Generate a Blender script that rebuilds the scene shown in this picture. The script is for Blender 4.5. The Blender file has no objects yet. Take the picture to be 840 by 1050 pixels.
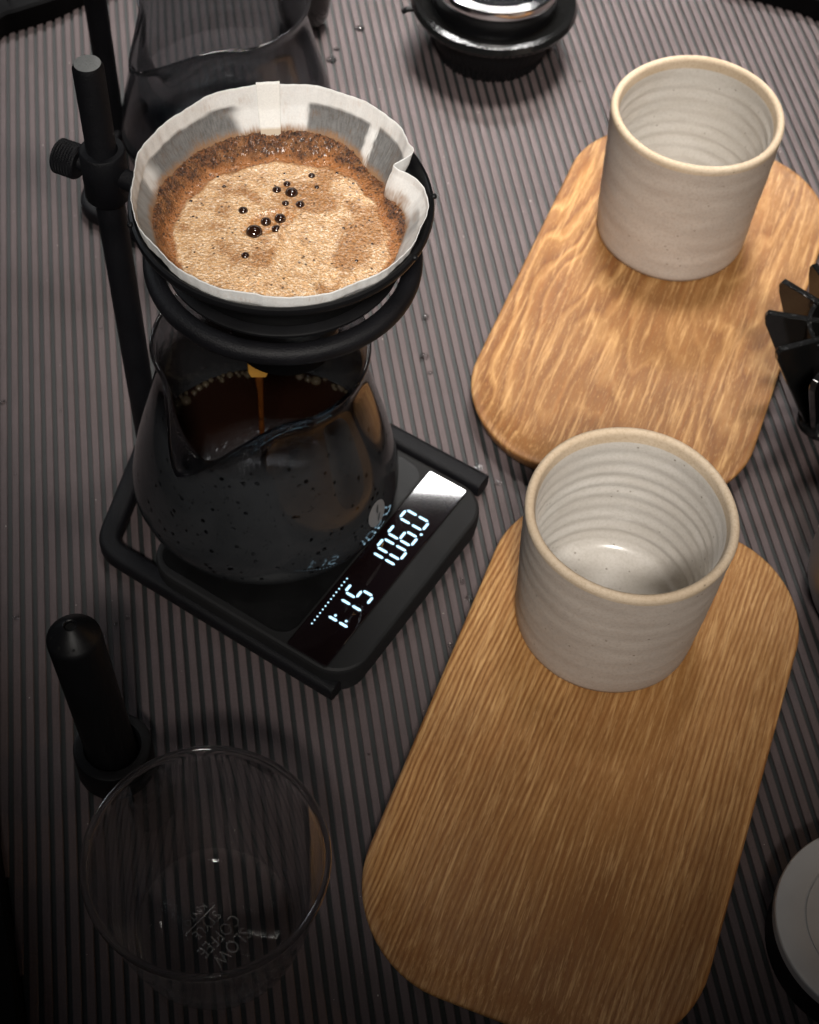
import bpy, bmesh, math, random
from mathutils import Vector, Matrix, noise
random.seed(7)
PI = math.pi
MM = 0.001
C = bpy.context.scene.collection
sc = bpy.context.scene
R = math.radians

# ------------------------------------------------------------------ camera
cam_d = bpy.data.cameras.new('camera')
cam = bpy.data.objects.new('camera', cam_d)
C.objects.link(cam)
pitch, roll = 0.9439, 0.076
fwd = Vector((0, math.cos(pitch), -math.sin(pitch)))
rt0 = Vector((1, 0, 0)); up0 = rt0.cross(fwd)
rt = rt0*math.cos(roll) + up0*math.sin(roll)
up = -rt0*math.sin(roll) + up0*math.cos(roll)
m3 = Matrix((rt, up, -fwd)).transposed()
cam.matrix_world = Matrix.Translation((0, 0, 0.58928)) @ m3.to_4x4()
cam_d.sensor_fit = 'VERTICAL'; cam_d.sensor_height = 24; cam_d.sensor_width = 36
cam_d.lens = 1605/1050*24
cam_d.clip_start = 0.01; cam_d.clip_end = 50
cam_d.dof.use_dof = True
cam_d.dof.focus_distance = 0.555
cam_d.dof.aperture_fstop = 16.0
sc.camera = cam

# ------------------------------------------------------------------ world and lamps
w = bpy.data.worlds.new('World'); sc.world = w; w.use_nodes = True
bgn = w.node_tree.nodes['Background']
bgn.inputs[0].default_value = (0.75, 0.82, 1.0, 1); bgn.inputs[1].default_value = 0.02

def lamp_aim(o, p, target):
    o.location = p
    o.rotation_euler = (Vector(target)-Vector(p)).to_track_quat('-Z', 'Y').to_euler()

def area(name, p, target, sx, sy, power, col, spread=180):
    d = bpy.data.lights.new(name, 'AREA'); d.shape = 'RECTANGLE'; d.size = sx; d.size_y = sy
    d.energy = power; d.color = col; d.spread = R(spread)
    o = bpy.data.objects.new(name, d); C.objects.link(o); lamp_aim(o, p, target); return o

def spot(name, p, target, power, cone, rad, col):
    d = bpy.data.lights.new(name, 'SPOT'); d.energy = power; d.spot_size = R(cone); d.spot_blend = 1.0
    d.shadow_soft_size = rad; d.color = col
    o = bpy.data.objects.new(name, d); C.objects.link(o); lamp_aim(o, p, target); return o

area('window_lamp', (0.02, 1.6, 1.47), (0.02, 0.90, 0), 0.85, 0.15, 2.1, (1.0, 0.985, 0.97), 34)
area('side_fill', (-0.95, 1.25, 0.65), (-0.10, 0.52, 0.14), 0.4, 0.35, 0.08, (0.88, 0.94, 1.0), 22)  # added low fill from back left, lifts the paper tip under the dripper
spot('key_lamp', (0.12, 0.95, 1.45), (0.05, 0.785, 0), 190, 30.5, 0.20, (1.0, 0.95, 0.88))
spot('front_lamp', (0.05, -0.45, 1.2), (0.03, 0.545, 0.03), 150, 20.4, 0.14, (1.0, 0.95, 0.88))
d_ = bpy.data.lights.new('room_lamp', 'POINT'); d_.energy = 5.0; d_.color = (1.0, .55, .20); d_.shadow_soft_size = .035
o_ = bpy.data.objects.new('room_lamp', d_); C.objects.link(o_); o_.location = (1.3, 0.75, 0.75)
sc.view_settings.view_transform = 'Standard'; sc.view_settings.look = 'None'
sc.view_settings.exposure = 0.0; sc.view_settings.gamma = 1.0
sc.cycles.use_denoising = True
sc.cycles.max_bounces = 16; sc.cycles.transmission_bounces = 14; sc.cycles.transparent_max_bounces = 16
sc.cycles.glossy_bounces = 8
sc.cycles.caustics_reflective = False; sc.cycles.caustics_refractive = True
sc.cycles.blur_glossy = 0.5
sc.cycles.sample_clamp_indirect = 4.0

# ------------------------------------------------------------------ node helpers
class NT:
    def __init__(s, name):
        s.m = bpy.data.materials.new(name); s.m.use_nodes = True
        s.t = s.m.node_tree; s.b = s.t.nodes['Principled BSDF']; s.out = s.t.nodes['Material Output']
    def n(s, typ, **kw):
        nd = s.t.nodes.new(typ)
        for k, v in kw.items():
            if k.startswith('i_'):
                nd.inputs[k[2:].replace('_', ' ')].default_value = v
            else: setattr(nd, k, v)
        return nd
    def l(s, a, b): s.t.links.new(a, b)
    def set(s, **kw):
        for k, v in kw.items(): s.b.inputs[k.replace('_', ' ')].default_value = v
        return s
    def obj(s, scale=(1, 1, 1), rot=(0, 0, 0), geo=False, loc=(0, 0, 0)):
        tc = s.n('ShaderNodeTexCoord'); mp = s.n('ShaderNodeMapping')
        mp.inputs['Scale'].default_value = scale; mp.inputs['Rotation'].default_value = rot
        mp.inputs['Location'].default_value = loc
        s.l(tc.outputs['Object'], mp.inputs['Vector']); return mp.outputs[0]
    def noise(s, vec, scale, detail=3, rough=.5, dist=0):
        nd = s.n('ShaderNodeTexNoise'); nd.inputs['Scale'].default_value = scale
        nd.inputs['Detail'].default_value = detail; nd.inputs['Roughness'].default_value = rough
        nd.inputs['Distortion'].default_value = dist
        s.l(vec, nd.inputs['Vector']); return nd.outputs['Fac']
    def vor(s, vec, scale, feature='F1', rnd=1.0):
        nd = s.n('ShaderNodeTexVoronoi', feature=feature); nd.inputs['Scale'].default_value = scale
        nd.inputs['Randomness'].default_value = rnd
        s.l(vec, nd.inputs['Vector']); return nd.outputs['Distance']
    def ramp(s, fac, stops, interp='LINEAR'):
        nd = s.n('ShaderNodeValToRGB'); nd.color_ramp.interpolation = interp; e = nd.color_ramp.elements
        while len(e) < len(stops): e.new(.5)
        for el, (p, c) in zip(e, stops):
            el.position = p; el.color = (*c, 1) if len(c) == 3 else c
        s.l(fac, nd.inputs[0]); return nd.outputs[0]
    def val(s, fac, a, b, lo=0, hi=1):
        nd = s.n('ShaderNodeMapRange'); nd.inputs['From Min'].default_value = a; nd.inputs['From Max'].default_value = b
        nd.inputs['To Min'].default_value = lo; nd.inputs['To Max'].default_value = hi
        s.l(fac, nd.inputs['Value']); return nd.outputs[0]
    def mix(s, fac, a, b, mode='MIX'):
        nd = s.n('ShaderNodeMix', data_type='RGBA', blend_type=mode)
        for i, v in ((0, fac), (6, a), (7, b)):
            if hasattr(v, 'is_linked') or hasattr(v, 'links'): s.l(v, nd.inputs[i])
            elif i == 0: nd.inputs[i].default_value = v
            else: nd.inputs[i].default_value = (*v, 1)
        return nd.outputs[2]
    def math(s, op, a, b=0.0):
        nd = s.n('ShaderNodeMath', operation=op)
        for i, v in ((0, a), (1, b)):
            if hasattr(v, 'links'): s.l(v, nd.inputs[i])
            else: nd.inputs[i].default_value = v
        return nd.outputs[0]
    def bump(s, h, strength, dist, prev=None):
        nd = s.n('ShaderNodeBump'); nd.inputs['Strength'].default_value = strength; nd.inputs['Distance'].default_value = dist
        s.l(h, nd.inputs['Height'])
        if prev is not None: s.l(prev, nd.inputs['Normal'])
        s.l(nd.outputs[0], s.b.inputs['Normal']); return nd.outputs[0]
    def col(s, c): s.l(c, s.b.inputs['Base Color'])
    def rough(s, c): s.l(c, s.b.inputs['Roughness'])

M = {}
def mat_rib():
    t = NT('rib_weave'); oi = t.n('ShaderNodeObjectInfo')
    v = t.obj((1, 1, 1)); fine = t.noise(v, 1500, 3, .7)
    st = t.noise(t.obj((1400, 60, 300)), 1, 4, .6); big = t.noise(v, 26, 4, .6)
    c = t.ramp(st, [(.3, (.066, .049, .050)), (.7, (.100, .074, .075))])
    c = t.mix(t.val(fine, .35, .65, 0, .55), c, (.042, .030, .030))
    c = t.mix(t.val(big, .35, .7, 0, .35), c, (.122, .093, .095))
    c = t.mix(t.val(oi.outputs['Random'], 0, 1, 0, .22), c, (.085, .066, .065))
    t.col(c); t.set(Roughness=.62); t.b.inputs['Specular IOR Level'].default_value = .35
    t.bump(t.math('ADD', fine, st), .35, .0003); return t.m
def mat_groove():
    t = NT('mat_groove'); v = t.obj(); c = t.ramp(t.noise(v, 700, 3), [(.3, (.006, .0072, .0072)), (.7, (.013, .0150, .0148))])
    t.col(c); t.set(Roughness=.6); return t.m
def mat_wood(kind):
    t = NT('oak_' + kind)
    v = t.obj((1, 1, 1))
    tc = t.n('ShaderNodeTexCoord'); sep = t.n('ShaderNodeSeparateXYZ'); t.l(tc.outputs['Object'], sep.inputs[0])
    if kind == 'figured':
        warp = t.noise(t.obj((11, 3.0, 9), loc=(3.1, 7.4, 0)), 1, 3, .55)
        warp2 = t.noise(t.obj((60, 14, 30)), 1, 3, .6)
        a = t.math('ADD', t.math('MULTIPLY', sep.outputs[0], 7.0), t.math('MULTIPLY', warp, 1.45))
        a = t.math('ADD', a, t.math('MULTIPLY', warp2, .17))
        band = t.math('FRACT', t.math('MULTIPLY', a, 11.0))
        c1, c2, c3 = (.43, .240, .092), (.245, .115, .036), (.135, .050, .014)
    else:
        warp = t.noise(t.obj((6, 2.0, 9), loc=(0, 2, 0)), 1, 2, .5)
        warp2 = t.noise(t.obj((90, 16, 30)), 1, 3, .6)
        a = t.math('ADD', t.math('MULTIPLY', sep.outputs[0], 26.0), t.math('MULTIPLY', warp, 1.6))
        a = t.math('ADD', a, t.math('MULTIPLY', warp2, .14))
        band = t.math('FRACT', t.math('MULTIPLY', a, 16.0))
        c1, c2, c3 = (.52, .290, .110), (.32, .148, .044), (.17, .064, .016)
    c = t.ramp(band, [(0, c3), (.10, c2), (.30, c1), (.44, c2), (.80, tuple(.5*(x+y) for x, y in zip(c2, c3))), (1, c3)] if kind == 'figured' else [(0, c3), (.12, c2), (.50, c1), (.80, c2), (1, c3)])
    tone = t.noise(t.obj((26, 3.0, 26), loc=(1, 0, 0)), 1, 3, .55)
    c = t.mix(t.val(tone, .35, .68, 0, .75), c, c2)
    c = t.mix(t.val(t.noise(t.obj((14, 7, 10), loc=(5, 5, 5)), 1, 3, .6), .48, .72, 0, .55), c, tuple(x*.8 for x in c3))
    pore = t.noise(t.obj((2600, 130, 900)), 1, 3, .65)
    c = t.mix(t.val(pore, .50, .68, 0, .55), c, (.22, .085, .022))
    pale = t.noise(t.obj((1700, 240, 900), loc=(9, 9, 9)), 1, 2, .6)
    c = t.mix(t.val(pale, .58, .74, 0, .25), c, (.78, .50, .23))
    st2 = t.noise(t.obj((520, 24, 300) if kind == 'figured' else (700, 34, 300), loc=(2, 4, 1)), 1, 4, .7)
    c = t.mix(t.val(st2, .52, .66, 0, .30 if kind == 'figured' else .38), c, (.80, .50, .22))
    c = t.mix(t.val(st2, .34, .46, .35, 0), c, (.24, .085, .02))
    t.col(c); t.rough(t.val(pore, .3, .7, .42, .68)); t.b.inputs['Specular IOR Level'].default_value = .4
    h = t.math('ADD', t.math('MULTIPLY', band, .9 if kind != 'figured' else .25), t.math('MULTIPLY', pore, 1.1))
    t.bump(h, .55 if kind != 'figured' else .40, .0007); return t.m
def mat_stone(kind):
    t = NT('stoneware_' + kind); v = t.obj()
    fine = t.noise(v, 850, 4, .75); mid = t.noise(t.obj((30, 30, 120)), 1, 4, .55)
    sp = t.vor(v, 190); spn = t.noise(v, 60, 2)
    if kind == 'outer': a, b, dk = (.385, .330, .285), (.47, .413, .362), (.30, .245, .20)
    elif kind == 'inner': a, b, dk = (.475, .440, .40), (.565, .535, .50), (.38, .35, .30)
    else: a, b, dk = (.44, .34, .235), (.54, .44, .33), (.32, .23, .14)
    c = t.ramp(mid, [(.3, a), (.7, b)])
    c = t.mix(t.val(fine, .45, .70, 0, .6), c, dk)
    dots = t.math('MULTIPLY', t.val(sp, .06, .12, 1, 0), t.val(spn, .50, .56, 0, 1))
    c = t.mix(t.math('MULTIPLY', dots, .75), c, (.12, .09, .06))
    t.col(c)
    t.set(Roughness=.28 if kind == 'inner' else .72)
    if kind == 'inner': t.b.inputs['Coat Weight'].default_value = .25; t.b.inputs['Coat Roughness'].default_value = .2
    t.bump(fine, .25, .0003 if kind != 'inner' else .00008); return t.m
def mat_plain(name, col, rough, spec=.5, bump=0, bscale=2500, metal=0, coat=0, var=.0):
    t = NT(name); v = t.obj(); f = t.noise(v, bscale, 3, .65); g = t.noise(v, 45, 4, .6)
    c = t.mix(t.val(g, .3, .7, 0, 1), tuple(x*(1-var) for x in col), tuple(min(1, x*(1+var)) for x in col))
    t.col(c); t.set(Metallic=metal); t.rough(t.val(g, .3, .7, rough*.88, min(1, rough*1.12)))
    t.b.inputs['Specular IOR Level'].default_value = spec
    t.b.inputs['Coat Weight'].default_value = coat; t.b.inputs['Coat Roughness'].default_value = .04
    if bump: t.bump(f, bump, .0004)
    return t.m
def mat_glass(name, tint, fog=0.0, fogcol=(.3, .3, .3), rough=0.0, ior=1.45, spots=False):
    t = NT(name); t.set(Roughness=rough, IOR=ior); t.b.inputs['Transmission Weight'].default_value = 1
    t.b.inputs['Base Color'].default_value = (*tint, 1)
    # shadow rays pass through thin ware as through real clear glass: plain transparent share
    tr = t.n('ShaderNodeBsdfTransparent'); tr.inputs[0].default_value = (*tint, 1)
    mx = t.n('ShaderNodeMixShader'); mx.inputs[0].default_value = .30
    t.l(t.b.outputs[0], mx.inputs[1]); t.l(tr.outputs[0], mx.inputs[2]); last = mx.outputs[0]
    if name == 'clear_glass':
        zz = t.n('ShaderNodeSeparateXYZ'); t.l(t.obj(), zz.inputs[0]); t.l(t.val(zz.outputs[2], .064, .068, .62, 0), mx.inputs[0])
    if fog or spots:
        df = t.n('ShaderNodeBsdfPrincipled'); df.inputs['Roughness'].default_value = .10; v = t.obj()
        big = t.noise(v, 28, 4, .6)
        t.l(t.mix(t.val(big, .3, .7), tuple(x*.6 for x in fogcol), fogcol), df.inputs[0])
        vor = t.vor(v, 210); n2 = t.noise(v, 75, 3, .6)
        clear = t.math('MULTIPLY', t.val(vor, .16, .26, 1, 0), t.val(n2, .44, .50, 0, 1))
        vor2 = t.vor(v, 480); clear2 = t.math('MULTIPLY', t.val(vor2, .1, .2, 1, 0), t.val(t.noise(v, 140, 2), .44, .5, 0, 1))
        zc = t.n('ShaderNodeSeparateXYZ'); t.l(v, zc.inputs[0])
        hz = t.val(zc.outputs[2], .066, .080, 1, 0) if spots else t.val(zc.outputs[2], 90, 91, 1, 0)
        k = t.math('MULTIPLY', t.math('MULTIPLY', t.math('SUBTRACT', 1.0, t.math('MAXIMUM', clear, clear2)), fog), hz)
        m2 = t.n('ShaderNodeMixShader'); t.l(k, m2.inputs[0]); t.l(last, m2.inputs[1]); t.l(df.outputs[0], m2.inputs[2]); last = m2.outputs[0]
    t.l(last, t.out.inputs[0]); return t.m
def mat_emit(name, col, s):
    t = NT(name); t.set(Roughness=.4); t.b.inputs['Base Color'].default_value = (.02, .02, .02, 1)
    t.b.inputs['Emission Color'].default_value = (*col, 1); t.b.inputs['Emission Strength'].default_value = s; return t.m
def mat_vcol(name, rough, bscale, bstr, bdist, sheen=0, trans=0):
    t = NT(name); a = t.n('ShaderNodeVertexColor', layer_name='col'); v = t.obj()
    f = t.noise(v, bscale, 4, .7)
    c = t.mix(t.val(f, .3, .7, 0, .22), a.outputs[0], (.02, .015, .01) if 'coffee' in name else (.35, .35, .35))
    t.col(c); t.set(Roughness=rough); t.bump(f, bstr, bdist)
    if trans:
        tl = t.n('ShaderNodeBsdfTranslucent'); t.l(c, tl.inputs[0]); mx = t.n('ShaderNodeMixShader'); mx.inputs[0].default_value = trans
        t.l(t.b.outputs[0], mx.inputs[1]); t.l(tl.outputs[0], mx.inputs[2]); t.l(mx.outputs[0], t.out.inputs[0])
    return t.m
def mat_crema():
    t = NT('coffee_crema'); a = t.n('ShaderNodeVertexColor', layer_name='col'); v = t.obj()
    n1 = t.noise(v, 900, 5, .75); vo = t.vor(v, 1100); n3 = t.noise(v, 260, 4, .65)
    sepc = t.n('ShaderNodeSeparateColor'); t.l(a.outputs[0], sepc.inputs[0])
    light = t.val(sepc.outputs[0], .25, .6, 0, 1)
    c = t.mix(t.math('MULTIPLY', t.val(n1, .49, .62, 0, .85), light), a.outputs[0], (1.0, .84, .64))  # froth mottle, with its sparkle painted in as pale flecks
    c = t.mix(t.val(n3, .48, .66, 0, .55), c, (.34, .15, .05))
    dark = t.math('MULTIPLY', t.val(t.vor(v, 420), .16, .26, .85, 0), t.val(t.noise(v, 150, 3), .50, .60, 0, 1))
    c = t.mix(dark, c, (.03, .012, .006))
    g = t.math('SUBTRACT', 1.0, light)
    c = t.mix(t.math('MULTIPLY', g, t.val(n1, .48, .64, 0, .6)), c, (.26, .10, .03)); c = t.mix(t.math('MULTIPLY', g, t.val(t.vor(v, 620), .22, .34, .8, 0)), c, (.012, .005, .003))
    t.col(c); t.rough(t.val(light, 0, 1, .40, .28)); t.b.inputs['Specular IOR Level'].default_value = .5
    h = t.math('ADD', t.math('MULTIPLY', n1, 1.0), t.math('MULTIPLY', vo, .8))
    t.l(t.val(light, 0, 1, .12, .9), t.b.inputs['Coat Weight']); t.b.inputs['Coat Roughness'].default_value = .12; t.bump(h, .85, .0008); return t.m

M['rib'] = mat_rib(); M['groove'] = mat_groove()
M['wood_fig'] = mat_wood('figured'); M['wood_str'] = mat_wood('straight')
M['stone_out'] = mat_stone('outer'); M['stone_in'] = mat_stone('inner'); M['stone_rim'] = mat_stone('rim')
M['powder'] = mat_plain('black_powder_coat', (.004, .004, .0052), .52, .20, .75, 1500, var=.3)
M['powder_worn'] = mat_plain('worn_black_end', (.15, .155, .155), .38, .6, 1.0, 900, var=.4)
M['satin'] = mat_plain('black_satin_plastic', (.004, .004, .0046), .42, .18, .15, 3000, var=.15)
M['satin_grey'] = mat_plain('charcoal_soft_plastic', (.010, .010, .0105), .58, .18, .12, 3000, var=.08)
M['gloss'] = mat_plain('black_gloss', (.006, .006, .006), .10, .5, .3, 500, coat=.2)
M['dark_wall'] = mat_plain('tray_black', (.003, .003, .0035), .8, .12, .3, 900)
M['floor'] = mat_plain('dark_floor', (.010, .010, .011), .8, .3)
M['mirror'] = mat_plain('black_mirror_glass', (.0045, .0022, .0026), .03, .5, 0, coat=1.0)
M['groove_line'] = mat_plain('dark_seam', (.004, .004, .004), .7, .2)
M['chrome'] = mat_plain('chrome', (.78, .78, .78), .12, .5, 0, metal=1)
M['steel'] = mat_plain('brushed_steel', (.42, .41, .40), .34, .5, .1, 900, metal=1)
M['alu'] = mat_plain('bead_blasted_aluminium', (.50, .50, .50), .52, .5, .3, 3500, metal=.55, var=.05)
M['emit'] = mat_emit('lit_segment', (.50, .80, 1.0), 1.7)
M['glass'] = mat_glass('clear_glass', (.97, .975, .975))
M['smoke'] = mat_glass('smoke_glass', (.50, .52, .54))
M['smoke_fog'] = mat_glass('smoke_glass_misted', (.50, .51, .53), fog=.84, fogcol=(.025, .0265, .029), spots=True)
M['water'] = mat_glass('water', (1, 1, 1), ior=1.33)
M['paper'] = mat_vcol('filter_paper', .8, 1400, .35, .0002, trans=.25)
M['crema'] = mat_crema()
M['grounds'] = mat_plain('coffee_grounds', (.045, .018, .008), .5, .4, .9, 1200, var=.5)
M['bubble'] = mat_plain('dark_bubble', (.020, .007, .003), .04, .5, 0, coat=1.0)
M['coffee'] = mat_plain('brewed_coffee', (.006, .0022, .0012), .03, .5, 0, coat=.5)
M['foam'] = mat_glass('foam_bubble', (.75, .60, .38), fog=.36, fogcol=(.10, .078, .05), ior=1.25)
M['stream'] = mat_glass('coffee_stream', (.30, .09, .02), fog=.35, fogcol=(.14, .045, .01), ior=1.33)
M['wet_tip'] = mat_plain('wet_paper_tip', (.42, .21, .04), .25, .5, .2, 700, coat=.4, var=.2)
M['decal'] = mat_plain('grey_print', (.13, .13, .135), .5, .4)
M['decal_dark'] = mat_plain('dark_print', (.03, .03, .03), .5, .4)
def mat_etch():
    t = NT('etched_letters'); t.set(Roughness=.6); t.b.inputs['Base Color'].default_value = (.55, .55, .55, 1)
    tr = t.n('ShaderNodeBsdfTransparent'); mx = t.n('ShaderNodeMixShader'); mx.inputs[0].default_value = .64
    t.l(t.b.outputs[0], mx.inputs[1]); t.l(tr.outputs[0], mx.inputs[2]); t.l(mx.outputs[0], t.out.inputs[0]); return t.m
M['etch'] = mat_etch()

# ------------------------------------------------------------------ object helpers (all shapes in millimetres)
def tag(o, label=None, cat=None, group=None, kind=None):
    if label: o['label'] = label
    if cat: o['category'] = cat
    if group: o['group'] = group
    if kind: o['kind'] = kind
    return o
def root(name, label, cat, loc, rz=0, group=None):
    o = bpy.data.objects.new(name, None); C.objects.link(o); o.empty_display_size = .01
    o.location = [x*MM for x in loc]; o.rotation_euler = (0, 0, rz)
    return tag(o, label, cat, group)
def obj(name, verts, faces, mats, parent=None, loc=(0, 0, 0), smooth=True, sharp=40, midx=None, rot=(0, 0, 0)):
    me = bpy.data.meshes.new(name)
    me.from_pydata([(x*MM, y*MM, z*MM) for x, y, z in verts], [], faces)
    if not isinstance(mats, (list, tuple)): mats = [mats]
    for m in mats: me.materials.append(m)
    if midx: me.polygons.foreach_set('material_index', midx)
    bm = bmesh.new(); bm.from_mesh(me); bmesh.ops.recalc_face_normals(bm, faces=bm.faces); bm.to_mesh(me); bm.free()
    if smooth:
        me.polygons.foreach_set('use_smooth', [True]*len(me.polygons))
        me.set_sharp_from_angle(angle=R(sharp))
    me.update()
    o = bpy.data.objects.new(name, me); C.objects.link(o)
    o.location = [x*MM for x in loc]; o.rotation_euler = rot
    if parent: o.parent = parent
    return o
def lathe(prof, n=96, closed=False, rfun=None, a0=0, a1=2*PI):
    """prof: list of (r, z); closed joins last to first; poles where r == 0"""
    V, F = [], []; full = abs(a1-a0-2*PI) < 1e-6; cols = n if full else n+1; idx = []
    for j, (r, z) in enumerate(prof):
        if r <= 1e-6:
            idx.append([len(V)]*cols); V.append((0, 0, z))
        else:
            row = []
            for i in range(cols):
                a = a0+(a1-a0)*i/n; rr = r if rfun is None else rfun(r, z, a)
                row.append(len(V)); V.append((rr*math.cos(a), rr*math.sin(a), z))
            idx.append(row)
    L = len(prof)
    for j in range(L if closed else L-1):
        A, B = idx[j], idx[(j+1) % L]
        for i in range(n):
            k = (i+1) % cols if full else i+1
            f = [A[i], A[k], B[k], B[i]]; g = []
            for q in f:
                if q not in g: g.append(q)
            if len(g) > 2: F.append(g)
    return V, F
def join(*parts):
    V, F = [], []
    for v, f in parts:
        k = len(V); V += v; F += [[i+k for i in q] for q in f]
    return V, F
def xf(vf, mtx):
    return [tuple(mtx @ Vector(p)) for p in vf[0]], vf[1]
def sweep(path, sec, closed=False, cap=True, upv=Vector((0, 0, 1))):
    """path: Vectors, sec: 2-D section (side, up)"""
    V, F = [], []; n = len(path); k = len(sec)
    for i, p in enumerate(path):
        a = path[(i-1) % n] if (i > 0 or closed) else p
        b = path[(i+1) % n] if (i < n-1 or closed) else p
        t = (b-a).normalized(); s = t.cross(upv)
        s = s.normalized() if s.length > 1e-6 else Vector((1, 0, 0)); u = s.cross(t)
        sc_ = 1.0
        if (i > 0 or closed) and (i < n-1 or closed):
            d1 = (p-a).normalized(); c = max(.5, math.sqrt(max(0, (1+d1.dot((b-p).normalized()))/2))); sc_ = 1/c
        for x, y in sec: V.append(tuple(p+s*x*sc_+u*y))
    m = n if closed else n-1
    for i in range(m):
        for j in range(k):
            F.append([i*k+j, i*k+(j+1) % k, ((i+1) % n)*k+(j+1) % k, ((i+1) % n)*k+j])
    if cap and not closed:
        F.append(list(range(k))[::-1]); F.append([(n-1)*k+j for j in range(k)])
    return V, F
def rsec(w_, h, r, n=4):
    out = []
    for cx, cy, a0 in ((w_/2-r, h/2-r, 0), (-w_/2+r, h/2-r, 90), (-w_/2+r, -h/2+r, 180), (w_/2-r, -h/2+r, 270)):
        for i in range(n+1):
            a = R(a0+90*i/n); out.append((cx+r*math.cos(a), cy+r*math.sin(a)))
    return out
def rrect(w_, h, r, n=10):
    return rsec(w_, h, r, n)
def rings(outs, zs, cap_top=True, cap_bot=True):
    V, F = [], []; k = len(outs[0])
    for o_, z in zip(outs, zs): V += [(x, y, z) for x, y in o_]
    for i in range(len(outs)-1):
        for j in range(k): F.append([i*k+j, i*k+(j+1) % k, (i+1)*k+(j+1) % k, (i+1)*k+j])
    if cap_bot: F.append(list(range(k))[::-1])
    if cap_top: F.append([(len(outs)-1)*k+j for j in range(k)])
    return V, F
def box(x0, x1, y0, y1, z0, z1):
    V = [(x, y, z) for z in (z0, z1) for x, y in ((x0, y0), (x1, y0), (x1, y1), (x0, y1))]
    return V, [[3, 2, 1, 0], [4, 5, 6, 7], [0, 1, 5, 4], [1, 2, 6, 5], [2, 3, 7, 6], [3, 0, 4, 7]]
def copy_tree(o, parent=None):
    c = o.copy(); C.objects.link(c)
    if parent: c.parent = parent; c.matrix_parent_inverse = o.matrix_parent_inverse
    for ch in [x for x in bpy.data.objects if x.parent == o]: copy_tree(ch, c)
    return c
def catmull(P, n=10):
    out = []; L = len(P)
    for i in range(L):
        p0, p1, p2, p3 = [Vector(P[(i+k-1) % L]) for k in range(4)]
        for j in range(n):
            t = j/n
            out.append(.5*((2*p1)+(p2-p0)*t+(2*p0-5*p1+4*p2-p3)*t*t+(3*p1-p0-3*p2+p3)*t**3))
    return out
def sstep(a, b, x):
    t = min(1, max(0, (x-a)/(b-a))); return t*t*(3-2*t)

# ------------------------------------------------------------------ setting: floor, tabletop tray, ribs
V, F = box(-3000, 3000, -2000, 4000, -740, -730)
tag(obj('floor', V, F, M['floor'], smooth=False), kind='structure')
outline = catmull([(-127, 178), (-142, 222), (-158, 268), (-200, 400), (-240, 530), (-264, 630), (-268, 700), (-258, 742), (-247, 753),
    (-229, 766), (-212, 783), (-160, 822), (-80, 846), (20, 854), (110, 850), (174, 837), (203, 829), (228, 817), (290, 770), (345, 680), (365, 560),
    (362, 400), (345, 240), (300, 110), (220, 30), (110, -5), (0, 0), (-75, 45), (-112, 120)], 8)
outline = [(p.x, p.y) for p in outline]
me_v = [(x, y, 0) for x, y in outline]
tabletop = tag(obj('tabletop', me_v + [(x, y, -25) for x, y in outline],
    [list(range(len(outline)))] + [[i, (i+1) % len(outline), len(outline)+(i+1) % len(outline), len(outline)+i] for i in range(len(outline))],
    M['groove'], smooth=False), kind='structure')
V, F = sweep([Vector((x, y, 3)) for x, y in outline], [(-.5, -10), (-150, -10), (-150, 12), (-148, 12.5), (-2, 12.5), (-.5, 11)], closed=True)
rimo = obj('raised_edge', V, F, M['dark_wall'], parent=tabletop, smooth=False)
an = -0.2124; dv = Vector((math.sin(an), math.cos(an))); nv = Vector((math.cos(an), -math.sin(an)))
PITCH = 5.32; RW = 3.4
def clip(n0):
    hits = []
    for i in range(len(outline)):
        a = Vector(outline[i]); b = Vector(outline[(i+1) % len(outline)]); ta, tb = a.dot(nv)-n0, b.dot(nv)-n0
        if (ta < 0) != (tb < 0):
            q = a+(b-a)*(ta/(ta-tb)); hits.append(q.dot(dv))
    return (min(hits), max(hits)) if len(hits) >= 2 else None
k = 0
for i in range(-70, 95):
    nc = -92.1 + PITCH*(i+.5) 
    c = clip(nc)
    if not c or c[1]-c[0] < 12: continue
    y0, y1 = c[0]-7, c[1]+7; L = y1-y0
    prof = [(-RW/2, .02), (-RW/2, .75), (-RW/2+.35, 1.1), (RW/2-.35, 1.1), (RW/2, .75), (RW/2, .02)]
    Vr = [(x, y, z) for y in (-L/2, L/2) for x, z in prof]
    Fr = [[j, j+1, j+7, j+6] for j in range(5)] + [[5, 4, 3, 2, 1, 0], [6, 7, 8, 9, 10, 11]]
    mid = dv*((y0+y1)/2)+nv*nc
    obj('rib', Vr, Fr, M['rib'], parent=tabletop, loc=(mid.x, mid.y, 0), smooth=False, rot=(0, 0, -an))

# ------------------------------------------------------------------ serving boards
def board(a, n0, d0, wd, ln, rad, mat, label, flip=1):
    pos = Vector((math.sin(a), math.cos(a)))*d0 + Vector((math.cos(a), -math.sin(a)))*n0
    lv = [(10, 0), (6, 1.0), (2.6, 5), (.7, 9.8), (.1, 11.9), (0, 12.7), (.35, 13.5), (1.1, 13.9), (2.6, 13.9), (5, 13.3), (9, 11.9), (14, 10.4), (20, 9.5), (28, 9.1), (38, 9.0)]
    outs = []
    for ins, z in lv:
        w2, l2 = wd-2*ins, ln-2*ins; r = max(6, rad-ins)
        o_ = rrect(w2, l2, r, 14)
        # the ends bow out a little between their corners
        o_ = [(x, y + (1 if y > 0 else -1)*3.0*(1-(x/(wd/2))**2)*(abs(y)/(l2/2))**3) for x, y in o_]
        outs.append(o_)
    V, F = rings(outs, [z for _, z in lv])
    o = obj('serving_board', V, F, mat, loc=(pos.x, pos.y, 1.1), rot=(0, 0, -a), sharp=60)
    return tag(o, label, 'serving board', 'wooden serving boards')
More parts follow.
